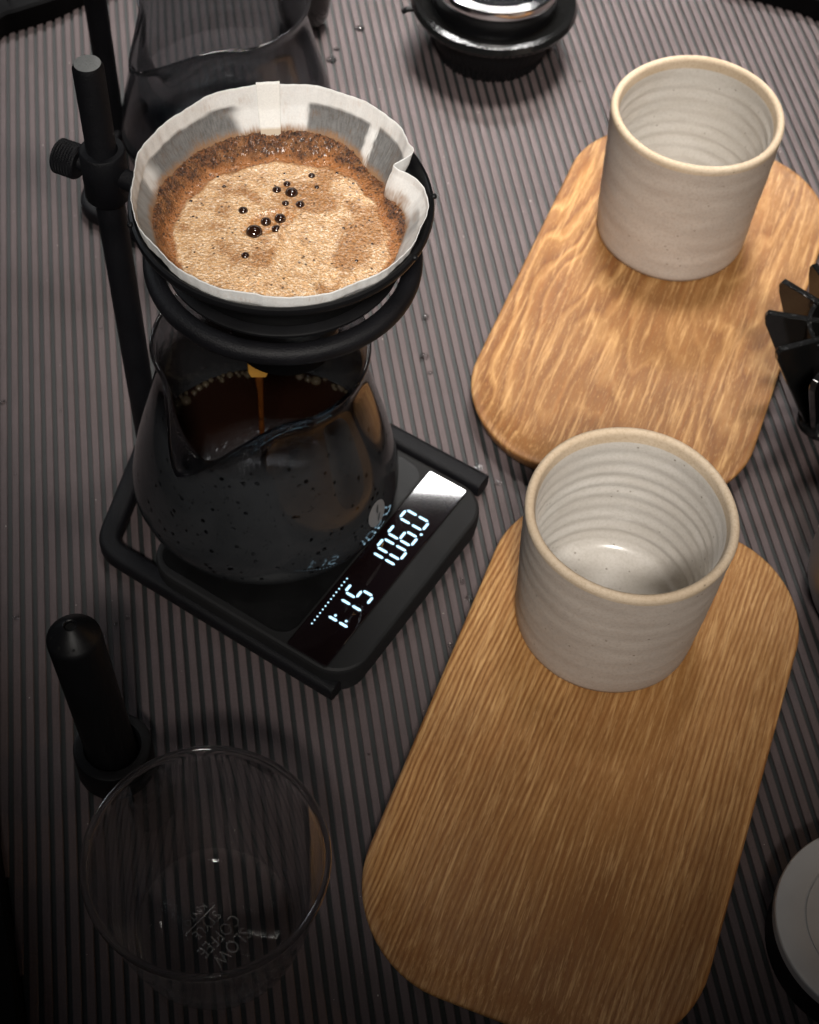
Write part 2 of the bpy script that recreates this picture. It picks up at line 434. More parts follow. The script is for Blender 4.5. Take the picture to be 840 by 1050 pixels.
board(.3096, -60, 572.5, 140, 248, 47, M['wood_fig'], 'golden oak serving board with wavy cathedral grain, beneath the farther ceramic cup')
board(.3003, -11.5, 317.5, 138, 241, 44, M['wood_str'], 'brown oak serving board with fine straight grain, beneath the nearer ceramic cup')

# ------------------------------------------------------------------ ceramic cups
def cup(loc, label, seed, rz):
    H, RB, RT = 79.6, 39.3, 43.0
    pr = [(0, 1.2), (RB-6, 1.0), (RB-4.5, 0), (RB-2.2, 0), (RB-.6, .8), (RB, 3)]
    mi = []
    for i in range(1, 25):
        z = 3+(H-7)*i/24; t = z/H
        pr.append((RB+(RT-RB)*t + (.09+.03*seed)*math.sin(z*(.5+.05*seed)+seed)+.05*math.sin(z*1.3+seed*2), z))
    nout = len(pr)
    for a in range(0, 181, 18):
        pr.append((RT-2.0+2.0*math.cos(R(a)), H-2.6+2.6*math.sin(R(a))))
    nrim = len(pr)
    for i in range(1, 46):
        z = H-4-(H-13)*i/45; t = z/H
        pr.append((RB-4.4+(RT-RB)*t+(.38+.12*math.sin(z*.21+seed*2))*math.sin(z*.83+seed+.5*math.sin(z*.13))*min(1, i/8) - .3*(1-min(1, i/6))*0, z))
    pr += [(RB-6.5, 6.4), (RB-10, 5.2), (RB-16, 5.3), (12, 5.0), (5, 5.6), (0, 5.7)]
    n = 128
    def rf(r, z, a):
        return r*(1+.006*math.sin(2*a+seed)+.003*math.sin(3*a+seed*3)) + .12*math.sin(5*a+z*.12)
    V, F = lathe(pr, n, rfun=rf)
    V = [(x, y, z + (0 if z < 60 else .55*(z-60)/20*math.sin(math.atan2(y, x)*2+seed*1.7))) for x, y, z in V]
    mid = []
    for j in range(len(pr)-1):
        m_ = 0 if j < nout-1 else (2 if j < nrim else 1)
        mid += [m_]*n
    mid = mid[:len(F)]
    o = obj('ceramic_cup', V, F, [M['stone_out'], M['stone_in'], M['stone_rim']], loc=loc, midx=mid, rot=(0, 0, rz), sharp=80)
    return tag(o, label, 'cup', 'handleless ceramic cups')
cup((126.4, 617.2, 10.4), 'grey handleless stoneware cup standing on the golden wavy grained board', .4, .7)
cup((88.6, 371.1, 10.4), 'off-white handleless stoneware cup standing on the brown straight grained board', 2.1, 2.6)

# ------------------------------------------------------------------ brew stand (origin at pole foot)
def pole_frame(): pass
ux, uy = .494, .869
def make_stand(label, loc, rz, half=False):
    t = root('brew_stand', label, 'coffee stand', loc, rz, 'black pour-over stands')
    # base: a bent bar, open at the display side, apex under the pole (local mm, pole at the origin)
    A = Vector((-9.5, -63)); U = Vector((ux, uy)); Vv = Vector((-uy, ux))
    Bc = A + U*127
    E1 = A - Vv*126.5 - U*.5; E2 = Bc - Vv*121
    pts = [E1, A, Vector((0, 0)), Bc, E2]
    path = []
    rads = [0, 13, 16, 13, 0]
    if half: pts = pts[:3]+[Vector((12, 22))]; rads = [0, 13, 12, 0]
    for i, p in enumerate(pts):
        if rads[i] == 0: path.append(p); continue
        a = (pts[i-1]-p).normalized(); b = (pts[i+1]-p).normalized()
        ang = a.angle(b); d = rads[i]/math.tan(ang/2)
        p0, p1 = p+a*d, p+b*d
        for j in range(9):
            s = j/8; path.append(p0*(1-s)**2+p*2*s*(1-s)+p1*s*s)
    V, F = sweep([Vector((p.x, p.y, 5.9)) for p in path], rsec(9.5, 9.2, 2.6, 3))
    obj('base_bar', V, F, M['powder'], t, sharp=50)
    V, F = lathe([(0, 6), (5.8, 6), (5.8, 221.0), (4.9, 223), (0, 223.2)], 48)
    n = 48; mid = [0]*(3*n) + [1]*n
    obj('pole', V, F, [M['powder'], M['powder_worn']], t, midx=mid[:len(F)], rot=(0, R(-.7), 0))
    V, F = lathe([(5.9, 160), (8.3, 160), (8.9, 160.8), (8.9, 182.4), (8.3, 183.2), (6.0, 183.2)], 48, closed=True)
    col = obj('clamp_collar', V, F, M['powder'], t, loc=(-2.0, 0, 0))
    # knob, opposite the arm
    kd = Vector((-.88, .32, 0)).normalized()
    q = Vector((0, 0, 1)).rotation_difference(kd).to_matrix().to_4x4()
    V, F = lathe([(0, 7), (3, 7), (3, 11)], 24)
    nk = 96
    def kr(r, z, a): return r + (.28*(1 if (int(a/(2*PI)*nk+z*.8) % 2) else -1) if r > 6.4 and 12 < z < 20.5 else 0)
    kz = [11+.7*i for i in range(14)]
    Vk, Fk = lathe([(0, 11), (6.2, 11)] + [(6.7, 11.6+.62*i) for i in range(15)] + [(6.2, 20.9), (0, 21.1)], nk, rfun=kr)
    obj('knob', *xf(join((V, F), (Vk, Fk)), Matrix.Translation((-2.0, 0, 172)) @ q), M['powder'], t, sharp=25)
    # ring and arm
    cx, cy = 71.2, -38.5; ad = Vector((cx, cy)).normalized()
    def circ(r): return [Vector((cx+r*math.cos(2*PI*i/96), cy+r*math.sin(2*PI*i/96), 172)) for i in range(96)]
    V, F = sweep(circ(48.1), rsec(7.4, 7.6, 3.0, 3), closed=True)
    obj('ring', V, F, M['powder'], t, sharp=60)
    V, F = sweep([Vector((ad.x*6, ad.y*6, 172)), Vector((ad.x*34, ad.y*34, 172))], [(4*math.cos(2*PI*i/20), 4*math.sin(2*PI*i/20)) for i in range(20)])
    obj('arm', V, F, M['powder'], t)
    return t
make_stand('black pour-over stand holding the dripper over the glowing scale', (-125, 453, 0), 0)
make_stand('black pour-over stand at the back, behind the paper filter', (-178, 667, 0), R(5), True)

# ------------------------------------------------------------------ scale
s0 = Vector((-138., 387.)); ang_u = math.atan2(.869, .494)
# local frame of the scale: x along the display (away from the viewer), y towards the carafe side; origin at its centre
ucen, vcen = 60.5, -79.5
sc_c = s0 + Vector((.494, .869))*ucen + Vector((-.869, .494))*vcen
scale = root('coffee_scale', 'black digital coffee scale with a lit display under the glass carafe', 'scale', (sc_c.x, sc_c.y, 0), ang_u)
SL, SW = 117.0, 109.0
def so(ins, r): return rrect(SL-2*ins, SW-2*ins, r, 10)
V, F = rings([so(2.5, 12), so(1.2, 13), so(1.2, 14), so(0, 16), so(0, 16), so(.5, 15.5), so(1.6, 14.5)], [1.2, 2.2, 8.0, 9.5, 16.6, 17.9, 18.4])
obj('body', V, F, M['satin_grey'], scale, sharp=15)
def L(u_, v_): return (u_-ucen, v_-vcen)
# mirror strip: u 4.6..115.6, v -102.2..-122.2
x0, _ = L(4.0, 0); x1, _ = L(116.2, 0); y1 = L(0, -101.8)[1]; y0 = L(0, -122.2)[1]
ncx, ncy = (x0+x1)/2, (y0+y1)/2
def stripo(w_, h, r): return [(x+ncx, y+ncy) for x, y in rrect(w_, h, r, 4)]
V, F = rings([stripo(x1-x0, y1-y0, 1.2), stripo(x1-x0, y1-y0, 1.2), stripo(x1-x0-.7, y1-y0-.7, .9)], [17.6, 18.75, 18.95])
disp = obj('display', V, F, M['mirror'], scale, smooth=False)
V, F = rings([stripo(x1-x0+1.0, y1-y0+1.0, 1.6), stripo(x1-x0+1.0, y1-y0+1.0, 1.6)], [17.5, 18.46])
obj('display_seam', V, F, M['groove_line'], scale, smooth=False)
# weighing plate: glossy black sheet left of the strip
px0, px1 = -SL/2+4.0, SL/2-4.0; py0, py1 = y1+1.0, SW/2-4.0
pc = [(x+(px0+px1)/2, y+(py0+py1)/2) for x, y in rrect(px1-px0, py1-py0, 9, 8)]
V, F = rings([pc, pc], [18.2, 18.6]); M['plate'] = mat_plain('glossy_black_plate', (.003, .003, .0032), .40, .2, .05, 900, var=.3)
obj('weighing_plate', V, F, M['plate'], scale, smooth=False)
def seg(ax, ay, bx, by, wd):
    a, b = Vector((ax, ay)), Vector((bx, by)); t = (b-a).normalized(); s = Vector((-t.y, t.x))
    P = [a, a+t*wd*.55+s*wd/2, b-t*wd*.55+s*wd/2, b, b-t*wd*.55-s*wd/2, a+t*wd*.55-s*wd/2]
    return [(p.x, p.y, 18.99) for p in P]+[(p.x, p.y, 19.04) for p in P], [[5, 4, 3, 2, 1, 0], [6, 7, 8, 9, 10, 11]]+[[i, (i+1) % 6, 6+(i+1) % 6, 6+i] for i in range(6)]
SEGS = {'0': 'abcdef', '1': 'bc', '6': 'acdefg', '5': 'acdfg'}
def digit(ch, u0, u1, vt, vb, wd=1.25):
    """u0..u1 along the reading direction, vt top, vb bottom"""
    x0, yt = L(u0, vt); x1, yb = L(u1, vb); ym = (yt+yb)/2; g = .42
    S = {'a': (x0+g, yt, x1-g, yt), 'b': (x1, yt-g, x1, ym+g), 'c': (x1, ym-g, x1, yb+g), 'd': (x0+g, yb, x1-g, yb),
         'e': (x0, ym-g, x0, yb+g), 'f': (x0, yt-g, x0, ym+g), 'g': (x0+g, ym, x1-g, ym)}
    o = obj('digit', *join(*[seg(*S[c], wd) for c in SEGS[ch]]), M['emit'], disp, smooth=False); return o
def dot(u_, v_, r, name='display_dot'):
    x, y = L(u_, v_); c = [(x+r*math.cos(2*PI*i/12), y+r*math.sin(2*PI*i/12)) for i in range(12)]
    return obj(name, *rings([c, c], [18.99, 19.04]), M['emit'], disp, smooth=False)
digit('1', 58, 63.2, -105.9, -117.9); digit('0', 66.7, 72.2, -105.6, -118.0)
digit('6', 75.6, 81.2, -105.4, -117.8); digit('0', 85.6, 91.2, -105.2, -117.4)
dot(83.5, -118.2, .65)
digit('1', 20, 25.0, -108.3, -119.1); dot(26.95, -111.0, .6); dot(27.2, -116.4, .6)
digit('1', 30, 35.1, -108.0, -119.1); digit('5', 39.2, 44.2, -107.5, -118.9)
for i in range(14): dot(17.9+(45.3-17.9)*i/13, -105.0+.05*i, .38)

# ------------------------------------------------------------------ glass carafes (origin at the centre of the foot)
def carafe_prof(h=96.0):
    outer = [(0, .6), (40, .4), (46, .2), (51, 1.0), (55, 3.6), (57.8, 8), (59, 13), (58.8, 18), (57.3, 26), (55, 36), (52.2, 47), (49.2, 58), (46.2, 69), (43.7, 79), (42.6, 85), (42.7, 90), (43.6, 94), (44.8, h)]
    return outer
def spout_fun(sa, H=96.0):
    def f(r, z, a):
        d = (a-sa+PI) % (2*PI)-PI
        k = sstep(60, H, z)
        s = math.exp(-(abs(d)/.27)**1.4)
        side = math.exp(-((abs(d)-.72)/.25)**2)
        return r + k*(26.5*s*k - 2.6*side)
    return f
def make_carafe(loc, sa, mat, label):
    t = root('glass_carafe', label, 'carafe', loc, 0, 'smoked glass carafes')
    o_ = carafe_prof(); H = 96.0; th = 1.5
    pr = list(o_) + [(44.6, H+.9), (43.6, H+1.2), (42.8, H+.5)]
    for r, z in reversed(o_[1:-1]):
        pr.append((max(1, r-th), max(z, 2.6)))
    pr.append((0, 2.6))
    sf = spout_fun(sa)
    V, F = lathe(pr, 144, rfun=sf)
    def lift(x, y, z):
        a = math.atan2(y, x); d = (a-sa+PI) % (2*PI)-PI
        return z + sstep(78, H, z)*(-3.5*math.exp(-(abs(d)/.35)**2) - 1.6*math.exp(-((abs(d)-.8)/.35)**2))
    V = [(x, y, lift(x, y, z)) for x, y, z in V]
    obj('glass_body', V, F, mat, t, sharp=85)
    return t
C1 = (-65, 421, 18.7)
SA = math.atan2(-62, -22)
car1 = make_carafe(C1, SA, M['smoke_fog'], 'misted smoked glass carafe with a spout, standing on the scale')
car2 = make_carafe((-114, 668, 1.2), R(-121), M['smoke'], 'empty smoked glass carafe with a spout, behind the paper filter')
# printed round emblem on the carafe wall
def wall_r(z):
    P = carafe_prof()
    for (r0, z0), (r1, z1) in zip(P, P[1:]):
        if z0 <= z <= z1: return r0+(r1-r0)*(z-z0)/(z1-z0+1e-9)
    return 40
def on_wall(a, z, off): r = wall_r(z)+off; return (r*math.cos(a), r*math.sin(a), z)
ea, ez, er = math.atan2(393-421, -14.5+65)+.02, 24, 6.3
def wall_disc(shape, off):
    pts = [on_wall(ea+x/wall_r(ez), ez+y*.97, off) for x, y in shape]
    c = on_wall(ea, ez, off) ; return pts, [list(range(len(pts)))]
gridV, gridF = [], []
for i in range(9):
    for j in range(24):
        rr = er*i/8; a = 2*PI*j/24; gridV.append(on_wall(ea+rr*math.cos(a)/wall_r(ez), ez+rr*math.sin(a), .25))
for i in range(8):
    for j in range(24): gridF.append([i*24+j, i*24+(j+1) % 24, (i+1)*24+(j+1) % 24, (i+1)*24+j])
emb = obj('round_emblem', gridV, gridF, M['decal'], car1)
def leaf(cx, cy, l_, w_, an_):
    pts = []
    for i in range(13): t = i/12*PI; pts.append((-l_*math.cos(t), w_*math.sin(t)))
    for i in range(1, 12): t = i/12*PI; pts.append((l_*math.cos(t), -w_*.25*math.sin(t)))
    return wall_disc([(cx+x*math.cos(an_)-y*math.sin(an_), cy+x*math.sin(an_)+y*math.cos(an_)) for x, y in pts], .5)
obj('emblem_leaf', *leaf(.8, 2.4, 2.3, 1.2, 1.25), M['decal_dark'], emb, smooth=False)
obj('emblem_leaf', *leaf(.8, -2.6, 2.2, 1.1, 1.0), M['decal_dark'], emb, smooth=False)

# coffee in the carafe
def inner_r(z): return wall_r(z)-1.5
LV = 17.0
pc_ = [(0, 2.75)] + [(inner_r(max(z, 3))+.0 - .15, z) for z in (2.75, 4, 6, 9, 12, 14.5, LV-.6)] + [(inner_r(LV)-.9, LV-.15), (inner_r(LV)-3, LV), (0, LV)]
pc_[1] = (46, 2.75)
brew = tag(obj('brewed_coffee', *lathe(pc_, 96), M['coffee'], loc=C1, sharp=60), 'shallow dark brewed coffee lying in the bottom of the misted carafe', 'coffee')
bm_ = bmesh.new(); bmesh.ops.create_icosphere(bm_, subdivisions=2, radius=1); fv = [tuple(v.co) for v in bm_.verts]; ff = [[v.index for v in f.verts] for f in bm_.faces]; bm_.free()
foam_me = None
rnd = random.Random(3)
placed = []
for i in range(230):
    a = rnd.uniform(R(40), R(188)); big = rnd.random()
    rr = rnd.choice([1.0, 1.3, 1.7, 2.1]) if big < .75 else 2.6
    spread = 5.5 if a > R(150) else 3.0
    rad = inner_r(LV)-rr-.3-rnd.random()**2*spread
    x, y = rad*math.cos(a), rad*math.sin(a)
    if any((x-p[0])**2+(y-p[1])**2 < (.85*(rr+p[2]))**2 for p in placed): continue
    placed.append((x, y, rr))
    if foam_me is None:
        b0 = obj('foam_bubble', fv, ff, M['foam'], brew, sharp=180); foam_me = b0.data
    else:
        b0 = bpy.data.objects.new('foam_bubble', foam_me); C.objects.link(b0); b0.parent = brew
    b0.location = (x*MM, y*MM, (LV+.1*rr)*MM); b0.scale = (rr, rr, rr*.8)

# ------------------------------------------------------------------ dripper, paper, slurry
DC = (-53.8, 414.5)
drip = root('coffee_dripper', 'black cone dripper resting in the ring of the nearer stand', 'dripper', (*DC, 0))
cone = [(17, 128), (19.5, 127.6), (20.5, 128.5), (21, 141), (23.5, 146), (36, 171), (37.2, 174), (50.2, 196.5), (52.6, 197), (54.3, 198), (54.6, 199.5), (54.2, 200.8), (53.2, 201.2), (52.3, 200.6), (51.6, 198), (34.5, 168), (18, 141), (17, 134)]
obj('cone', *lathe(cone, 128, closed=True), M['satin'], drip, sharp=50)
obj('flange', *lathe([(34.5, 175.2), (43.6, 176.0), (44.4, 176.4), (44.4, 177.4), (43.6, 177.8), (38, 178.0)], 96, closed=True), M['satin'], drip)
for a in (8, -26, 200):
    x, y = 54.4*math.cos(R(a)), 54.4*math.sin(R(a))
    obj('rim_nub', *xf((fv, ff), Matrix.Translation((x, y, 200.6)) @ Matrix.Diagonal((1.2, 1.2, 1.0, 1))), M['satin'], drip)

T30 = math.tan(R(30))
def top_h(a):   # height of the paper edge above z=200, a in degrees 0..360 from +X
    pts = [(0, 2.0), (27, 3.0), (30, 6.6), (60, 8.0), (90, 8.4), (130, 8.0), (180, 7.0), (230, 5.8), (270, 5.2), (310, 4.6), (335, 3.6), (360, 2.0)]
    for (a0, h0), (a1, h1) in zip(pts, pts[1:]):
        if a0 <= a <= a1: return h0+(h1-h0)*sstep(a0, a1, a)
def paper_r(a, z):
    r = 51.3-(200-z)*T30 if z < 200 else 51.3+(z-200)*(.22 + .10*math.sin(R(a)))
    k = sstep(176, 200, z)
    off = 0
    if a < 29: off = -8.2*math.exp(-((27-min(a, 27))/11)**2)*(1-sstep(27.2, 28.8, a))
    if a > 330: off = -8.2*math.exp(-((27-(a-360))/11)**2)
    off += -1.2*math.exp(-((a-34)/5)**2)
    off += .10*math.sin(R(a)*43)*(.5+.5*math.sin(R(a)*3)) + .07*math.sin(R(a)*71+1) + .35*math.sin(R(a)*9+1)+.25*math.sin(R(a)*17+2)
    return max(2, r+k*off)
def slur_z(a):   # height where the wet bed meets the paper
    base = 186.5
    up = 5.6*sstep(40, 75, a)*(1-sstep(150, 235, a)) + 2.6*sstep(150, 200, a)*(1-sstep(235, 285, a)) + 3.5*math.exp(-((a-18)/15)**2)
    return base+up+.7*noise.noise(Vector((a*.09, 0, 3)))
NA, NZ = 720, 64
V, F, colr = [], [], []
for i in range(NA):
    a = 360*i/NA; zt = 200+top_h(a)+.25*math.sin(R(a)*7)
    for j in range(NZ):
        z = 166+(zt-166)*j/(NZ-1); r = paper_r(a, z)
        r += .12*noise.noise(Vector((math.cos(R(a))*6, math.sin(R(a))*6, z*.2)))*2
        V.append((r*math.cos(R(a)), r*math.sin(R(a)), z))
        # wet patches: paper clings to the cone; dry gaps between
        n1 = noise.noise(Vector((a*.12, z*.25, 0))); n2 = noise.noise(Vector((a*1.6, z*.4, 5)))
        lim = zt-6.2+1.0*n1
        wet = sstep(lim+.7, lim-.7, z) if False else 1-sstep(lim-.7, lim+.7, z)
        patch = max(sstep(29, 32, a+1.2*n2)*(1-sstep(51+1.5*n2, 53+1.5*n2, a)), sstep(55.5+n2, 57.5+n2, a)*(1-sstep(84, 86+n2, a)),
                    sstep(114+3*n1, 119+3*n1, a)*(1-sstep(160+2*n1, 170+2*n1, a)), .8*sstep(172, 176, a+2*n2)*(1-sstep(236, 250, a)),
                    .55*(sstep(352, 358, a) + (1-sstep(4, 9, a))))
        wet *= min(1, patch)*(.93+.12*n2)
        tan_ = max(0, 1-(z-slur_z(a))/(3.2+4.5*math.exp(-((a-20)/9)**2))) if z > slur_z(a)-1 else 1
        tan_ = min(1, max(0, tan_+.45*n2+.4*n1))
        c0 = Vector((.80, .80, .79)); c1 = Vector((.085, .085, .085)); c2 = Vector((.30, .15, .055))
        c = c0.lerp(c1, max(0, min(1, wet))).lerp(c2, tan_**1.5)
        streak = .06*n2*(1-wet); c = c*(1+streak)
        colr.append(c)
for i in range(NA):
    k2 = (i+1) % NA
    for j in range(NZ-1): F.append([i*NZ+j, k2*NZ+j, k2*NZ+j+1, i*NZ+j+1])
def add_col(o, cols):
    at_ = o.data.color_attributes.new('col', 'FLOAT_COLOR', 'POINT')
    at_.data.foreach_set('color', [v for c in cols for v in (c[0], c[1], c[2], 1)])
pap = obj('paper_filter', V, F, M['paper'], loc=(*DC, 0), sharp=180)
add_col(pap, colr)
sm = pap.modifiers.new('thick', 'SOLIDIFY'); sm.thickness = .00028; sm.offset = 0
tag(pap, 'white cone paper filter with wet grey patches inside the black dripper', 'paper filter')
# overlapping seam strip
V, F, colr = [], [], []
for i in range(25):
    a = 97+9.5*i/24
    for j in range(20):
        z = 190+(200+top_h(a)+1.5-190)*j/19; r = paper_r(a, z)-.9-.25*math.sin(PI*i/24)
        V.append((r*math.cos(R(a)), r*math.sin(R(a)), z)); colr.append((.86, .855, .83) if z > 194 else (.6, .5, .38))
for i in range(24):
    for j in range(19): F.append([i*20+j, (i+1)*20+j, (i+1)*20+j+1, i*20+j+1])
sm_ = obj('seam_flap', V, F, M['paper'], pap, sharp=180); add_col(sm_, colr)
s2 = sm_.modifiers.new('thick', 'SOLIDIFY'); s2.thickness = .0005; s2.offset = 0

# wet coffee bed with crema
V, F, colr = [], [], []
NG = 241
def rin(a):
    pts = [(0, 38.5), (12, 36.0), (22, 35.0), (32, 36.5), (50, 36.5), (75, 35.5), (90, 35), (120, 35.5), (150, 37), (180, 38.7), (210, 40.5), (240, 43), (280, 45), (320, 43), (345, 40), (360, 38.5)]
    for (a0, h0), (a1, h1) in zip(pts, pts[1:]):
        if a0 <= a <= a1: return h0+(h1-h0)*(a-a0)/(a1-a0)
for j in range(NG):
    for i in range(NG):
        gx, gy = 2*i/(NG-1)-1, 2*j/(NG-1)-1      # square grid laid out on a disc
        if abs(gx) < 1e-9 and abs(gy) < 1e-9: rr_, a = 0, 0
        elif abs(gx) > abs(gy): rr_, a = gx, 45*gy/gx
        else: rr_, a = gy, 90-45*gx/gy
        if rr_ < 0: rr_, a = -rr_, a+180
        a %= 360; zr = slur_z(a); R1 = paper_r(a, zr)+.15; r = R1*rr_; x, y = r*math.cos(R(a)), r*math.sin(R(a))
        n1 = noise.fractal(Vector((x*.11, y*.11, 1)), 1, 2, 4); n2 = noise.fractal(Vector((x*.6, y*.6, 9)), 1, 2, 4); n3 = noise.fractal(Vector((x*.05, y*.05, 4)), 1, 2, 3); n5 = noise.fractal(Vector((x*1.5, y*1.5, 2)), 1, 2, 3)
        bd = rin(a)+2.0*n1
        m = 1-sstep(bd-.9, bd+.7, r)         # bright foam island
        m2 = 1-sstep(bd+1.6+1.4*n1, bd+6.0+1.4*n1, r)    # orange brown margin
        z = 186 + (zr-186)*sstep(bd+1, R1, r) + .55*m + .10*n2 + (1-m2)*(.5*n2+.35*n5)
        # hollow round the cluster of large bubbles
        ex, ey = (x+5.5)*math.cos(.6)+(y-2.2)*math.sin(.6), -(x+5.5)*math.sin(.6)+(y-2.2)*math.cos(.6)
        hol = 1-sstep(.85, 1.12, math.hypot(ex/10.5, ey/5.2)+.12*n1)
        z -= .45*hol
        light = Vector((.70, .42, .205)).lerp(Vector((.42, .195, .065)), sstep(-.15, .5, 1.3*n3+.45*n1+.006*y))
        light = light.lerp(Vector((.50, .21, .055)), hol*.9)
        light = light.lerp(Vector((.46, .20, .06)), .7*math.exp(-(((x-1)/8)**2+((y-18)/6)**2))*(.6+.6*n2))
        mg = Vector((.34, .125, .030)); gr = Vector((.026, .009, .004)).lerp(Vector((.17, .062, .020)), sstep(-.15, .45, .5*n2+.7*n5))
        c = gr.lerp(mg, m2).lerp(light, m)
        V.append((x, y, z)); colr.append(c)
for j in range(NG-1):
    for i in range(NG-1): F.append([j*NG+i, j*NG+i+1, (j+1)*NG+i+1, (j+1)*NG+i])
bed = obj('coffee_bloom', V, F, M['crema'], loc=(*DC, 0), sharp=180); add_col(bed, colr)
tag(bed, 'tan frothy coffee bloom with dark grounds round its edge, in the paper filter', 'coffee')
bub = [(-10.1, -1.5, 3.15), (-6.5, 4.3, 1.97), (-1.5, 6.5, 2.17), (-2.3, 0.9, 1.77), (-11.8, -13.7, 1.58), (-15.4, 9.1, 1.84), (-0.4, 14.5, 1.44), (5.0, 14.5, 1.77), (1.2, 20.4, 2.5), (-4.4, 21.3, 1.77), (-1.0, 24.9, 1.44), (7.7, 30.4, 1.38), (10.2, 24.4, 0.99),
       (-2.5, 30.5, .6), (-19, 27, .5), (33, -3, .6), (31, 9, .5), (-33, 4, .55), (-30, -14, .5), (17, 33, .7), (20, 31, .5), (23.5, 28, .6), (27, 25, .45), (-27, 26, .6), (-35, 12, .7), (36, 18, .8), (38, 13, .6), (9, -22, .45), (-8, -24, .5), (15, 12, .4), (-24, 21, .8), (22, 4, .6), (28, -12, .7), (-21, -6, .5)]
b0 = None
for x, y, r in bub:
    if b0 is None:
        b0 = obj('bubble', *lathe([(1.0, -.25), (1.0, 0), (.96, .22), (.85, .42), (.65, .58), (.35, .68), (0, .71)], 28), M['bubble'], bed, sharp=180); q = b0
    else:
        q = bpy.data.objects.new('bubble', b0.data); C.objects.link(q); q.parent = bed
    q.location = (x*MM, (y-1.5)*MM, 186.35*MM); q.scale = (r, r, r)
# paper tip under the outlet and the falling stream
V, F = rings([rrect(8.6, 5.0, 1.0, 3), rrect(8.2, 4.6, 1.0, 3), rrect(6.6, 3.4, .9, 3)], [132, 122, 119.0])
tip = tag(obj('filter_tip', V, F, M['wet_tip'], loc=(-63.4, 402, 0), rot=(0, 0, .1), sharp=30), 'amber wet paper tip poking out under the black dripper', 'paper tip')
rs = [(0, 120), (1.9, 119.6), (1.7, 116), (1.25, 108), (1.15, 90), (1.1, 70), (1.2, 50), (1.3, 38), (1.9, 36), (0, 35.9)]
tag(obj('coffee_stream', *lathe(rs, 20, rfun=lambda r, z, a: r*(1+.15*math.sin(z*.25+a))), M['stream'], loc=(-63.2, 402.3, 0), sharp=180), 'thin amber stream of coffee falling from the dripper into the carafe', 'coffee stream')

# ------------------------------------------------------------------ clear glass cup with etched words
gl = root('glass_cup', 'clear conical glass cup with etched words in its base, nearest the viewer', 'glass cup', (-61.8, 219.3, 1.1))
po = [(0, 1.0), (20, .9), (24.5, 0), (27.5, .3), (30.2, 1.8), (32.2, 5), (33.6, 10), (36, 22), (38.6, 38), (41, 54), (43, 66), (43.6, 69), (43.9, 70.2), (43.3, 71.5), (42.2, 71.7), (41.2, 70.8), (40.9, 69),
      (40.9, 66), (39.2, 54), (36.8, 38), (34.2, 22), (31.8, 11), (30.0, 6.5), (27.0, 4.2), (20, 3.5), (0, 3.4)]
obj('glass_body', *lathe(po, 144), M['glass'], gl, sharp=80)
def text_mesh(s, size):
    cu = bpy.data.curves.new('t', 'FONT'); cu.body = s; cu.size = size; cu.align_x = 'CENTER'; cu.align_y = 'CENTER'; cu.extrude = .0; cu.offset = .0
    cu.space_character = 1.05
    o = bpy.data.objects.new('t', cu); C.objects.link(o); dg = bpy.context.evaluated_depsgraph_get(); dg.update()
    me = bpy.data.meshes.new_from_object(o.evaluated_get(dg)); bpy.data.objects.remove(o); return me
upd = Vector((math.cos(R(323.6)), math.sin(R(323.6))))
for s, size, off, wsc in (('SLOW', 6.6, 10.6, .80), ('COFFEE', 6.2, 3.9, .78), ('STYLE', 5.0, -2.6, .82), ('KINTO', 3.2, -8.6, .95)):
    me = text_mesh(s, size*MM*1.15); me.materials.clear(); me.materials.append(M['etch'])
    o = bpy.data.objects.new('etched_word', me); C.objects.link(o); o.parent = gl
    o.location = ((-2.0 + upd.x*off)*MM, (-.5 + upd.y*off)*MM, 3.75*MM); o.rotation_euler = (0, 0, R(233.6)); o.scale = (wsc, 1, 1)
o = obj('etched_line', *box(-8, 8, -.2, .2, 3.7, 3.76), M['etch'], gl, smooth=False, loc=(-2.0-upd.x*5.8, -.5-upd.y*5.8, 0), rot=(0, 0, R(233.6)))

# ------------------------------------------------------------------ black tube tool in its ring foot
tool = root('tube_tool', 'black cylindrical tool with a pierced cone tip standing in a ring foot', 'coffee tool', (-112, 286, 1.1))
obj('ring_foot', *lathe([(0, .2), (14.4, .2), (15.6, 1.0), (15.8, 2), (15.8, 17), (15.4, 18), (14.6, 18.3), (11.6, 18.3), (11.0, 17.6), (10.8, 3), (0, 3)], 96), M['satin'], tool)
lean = Matrix.Rotation(R(-3.2), 4, 'Y') @ Matrix.Rotation(R(-1.0), 4, 'X')
Vt = lathe([(0, 3.2), (9.6, 3.2), (10.1, 4), (10.1, 98), (9.7, 99.4), (8.9, 100.2), (3.0, 106.4), (2.4, 106.6), (2.0, 106.3), (1.9, 98)], 72)
V, F = Vt; tb = obj('barrel', *xf((V, F), lean), M['satin'], tool, sharp=30)
obj('tip_hole', *xf(lathe([(0, 104.8), (1.95, 104.8), (1.95, 105.2), (0, 105.2)], 24), lean), M['groove_line'], tb, smooth=False)
for i in range(5):
    a = R(200+i*42); p = lean @ Vector((7.6*math.cos(a), 7.6*math.sin(a), 101.5))
    obj('vent_hole', *xf(lathe([(0, -.3), (.6, -.3), (.6, .2), (0, .2)], 12), Matrix.Translation(p) @ Matrix.Rotation(R(45), 4, Vector((-math.sin(a), math.cos(a), 0)))), M['groove_line'], tb, smooth=False)

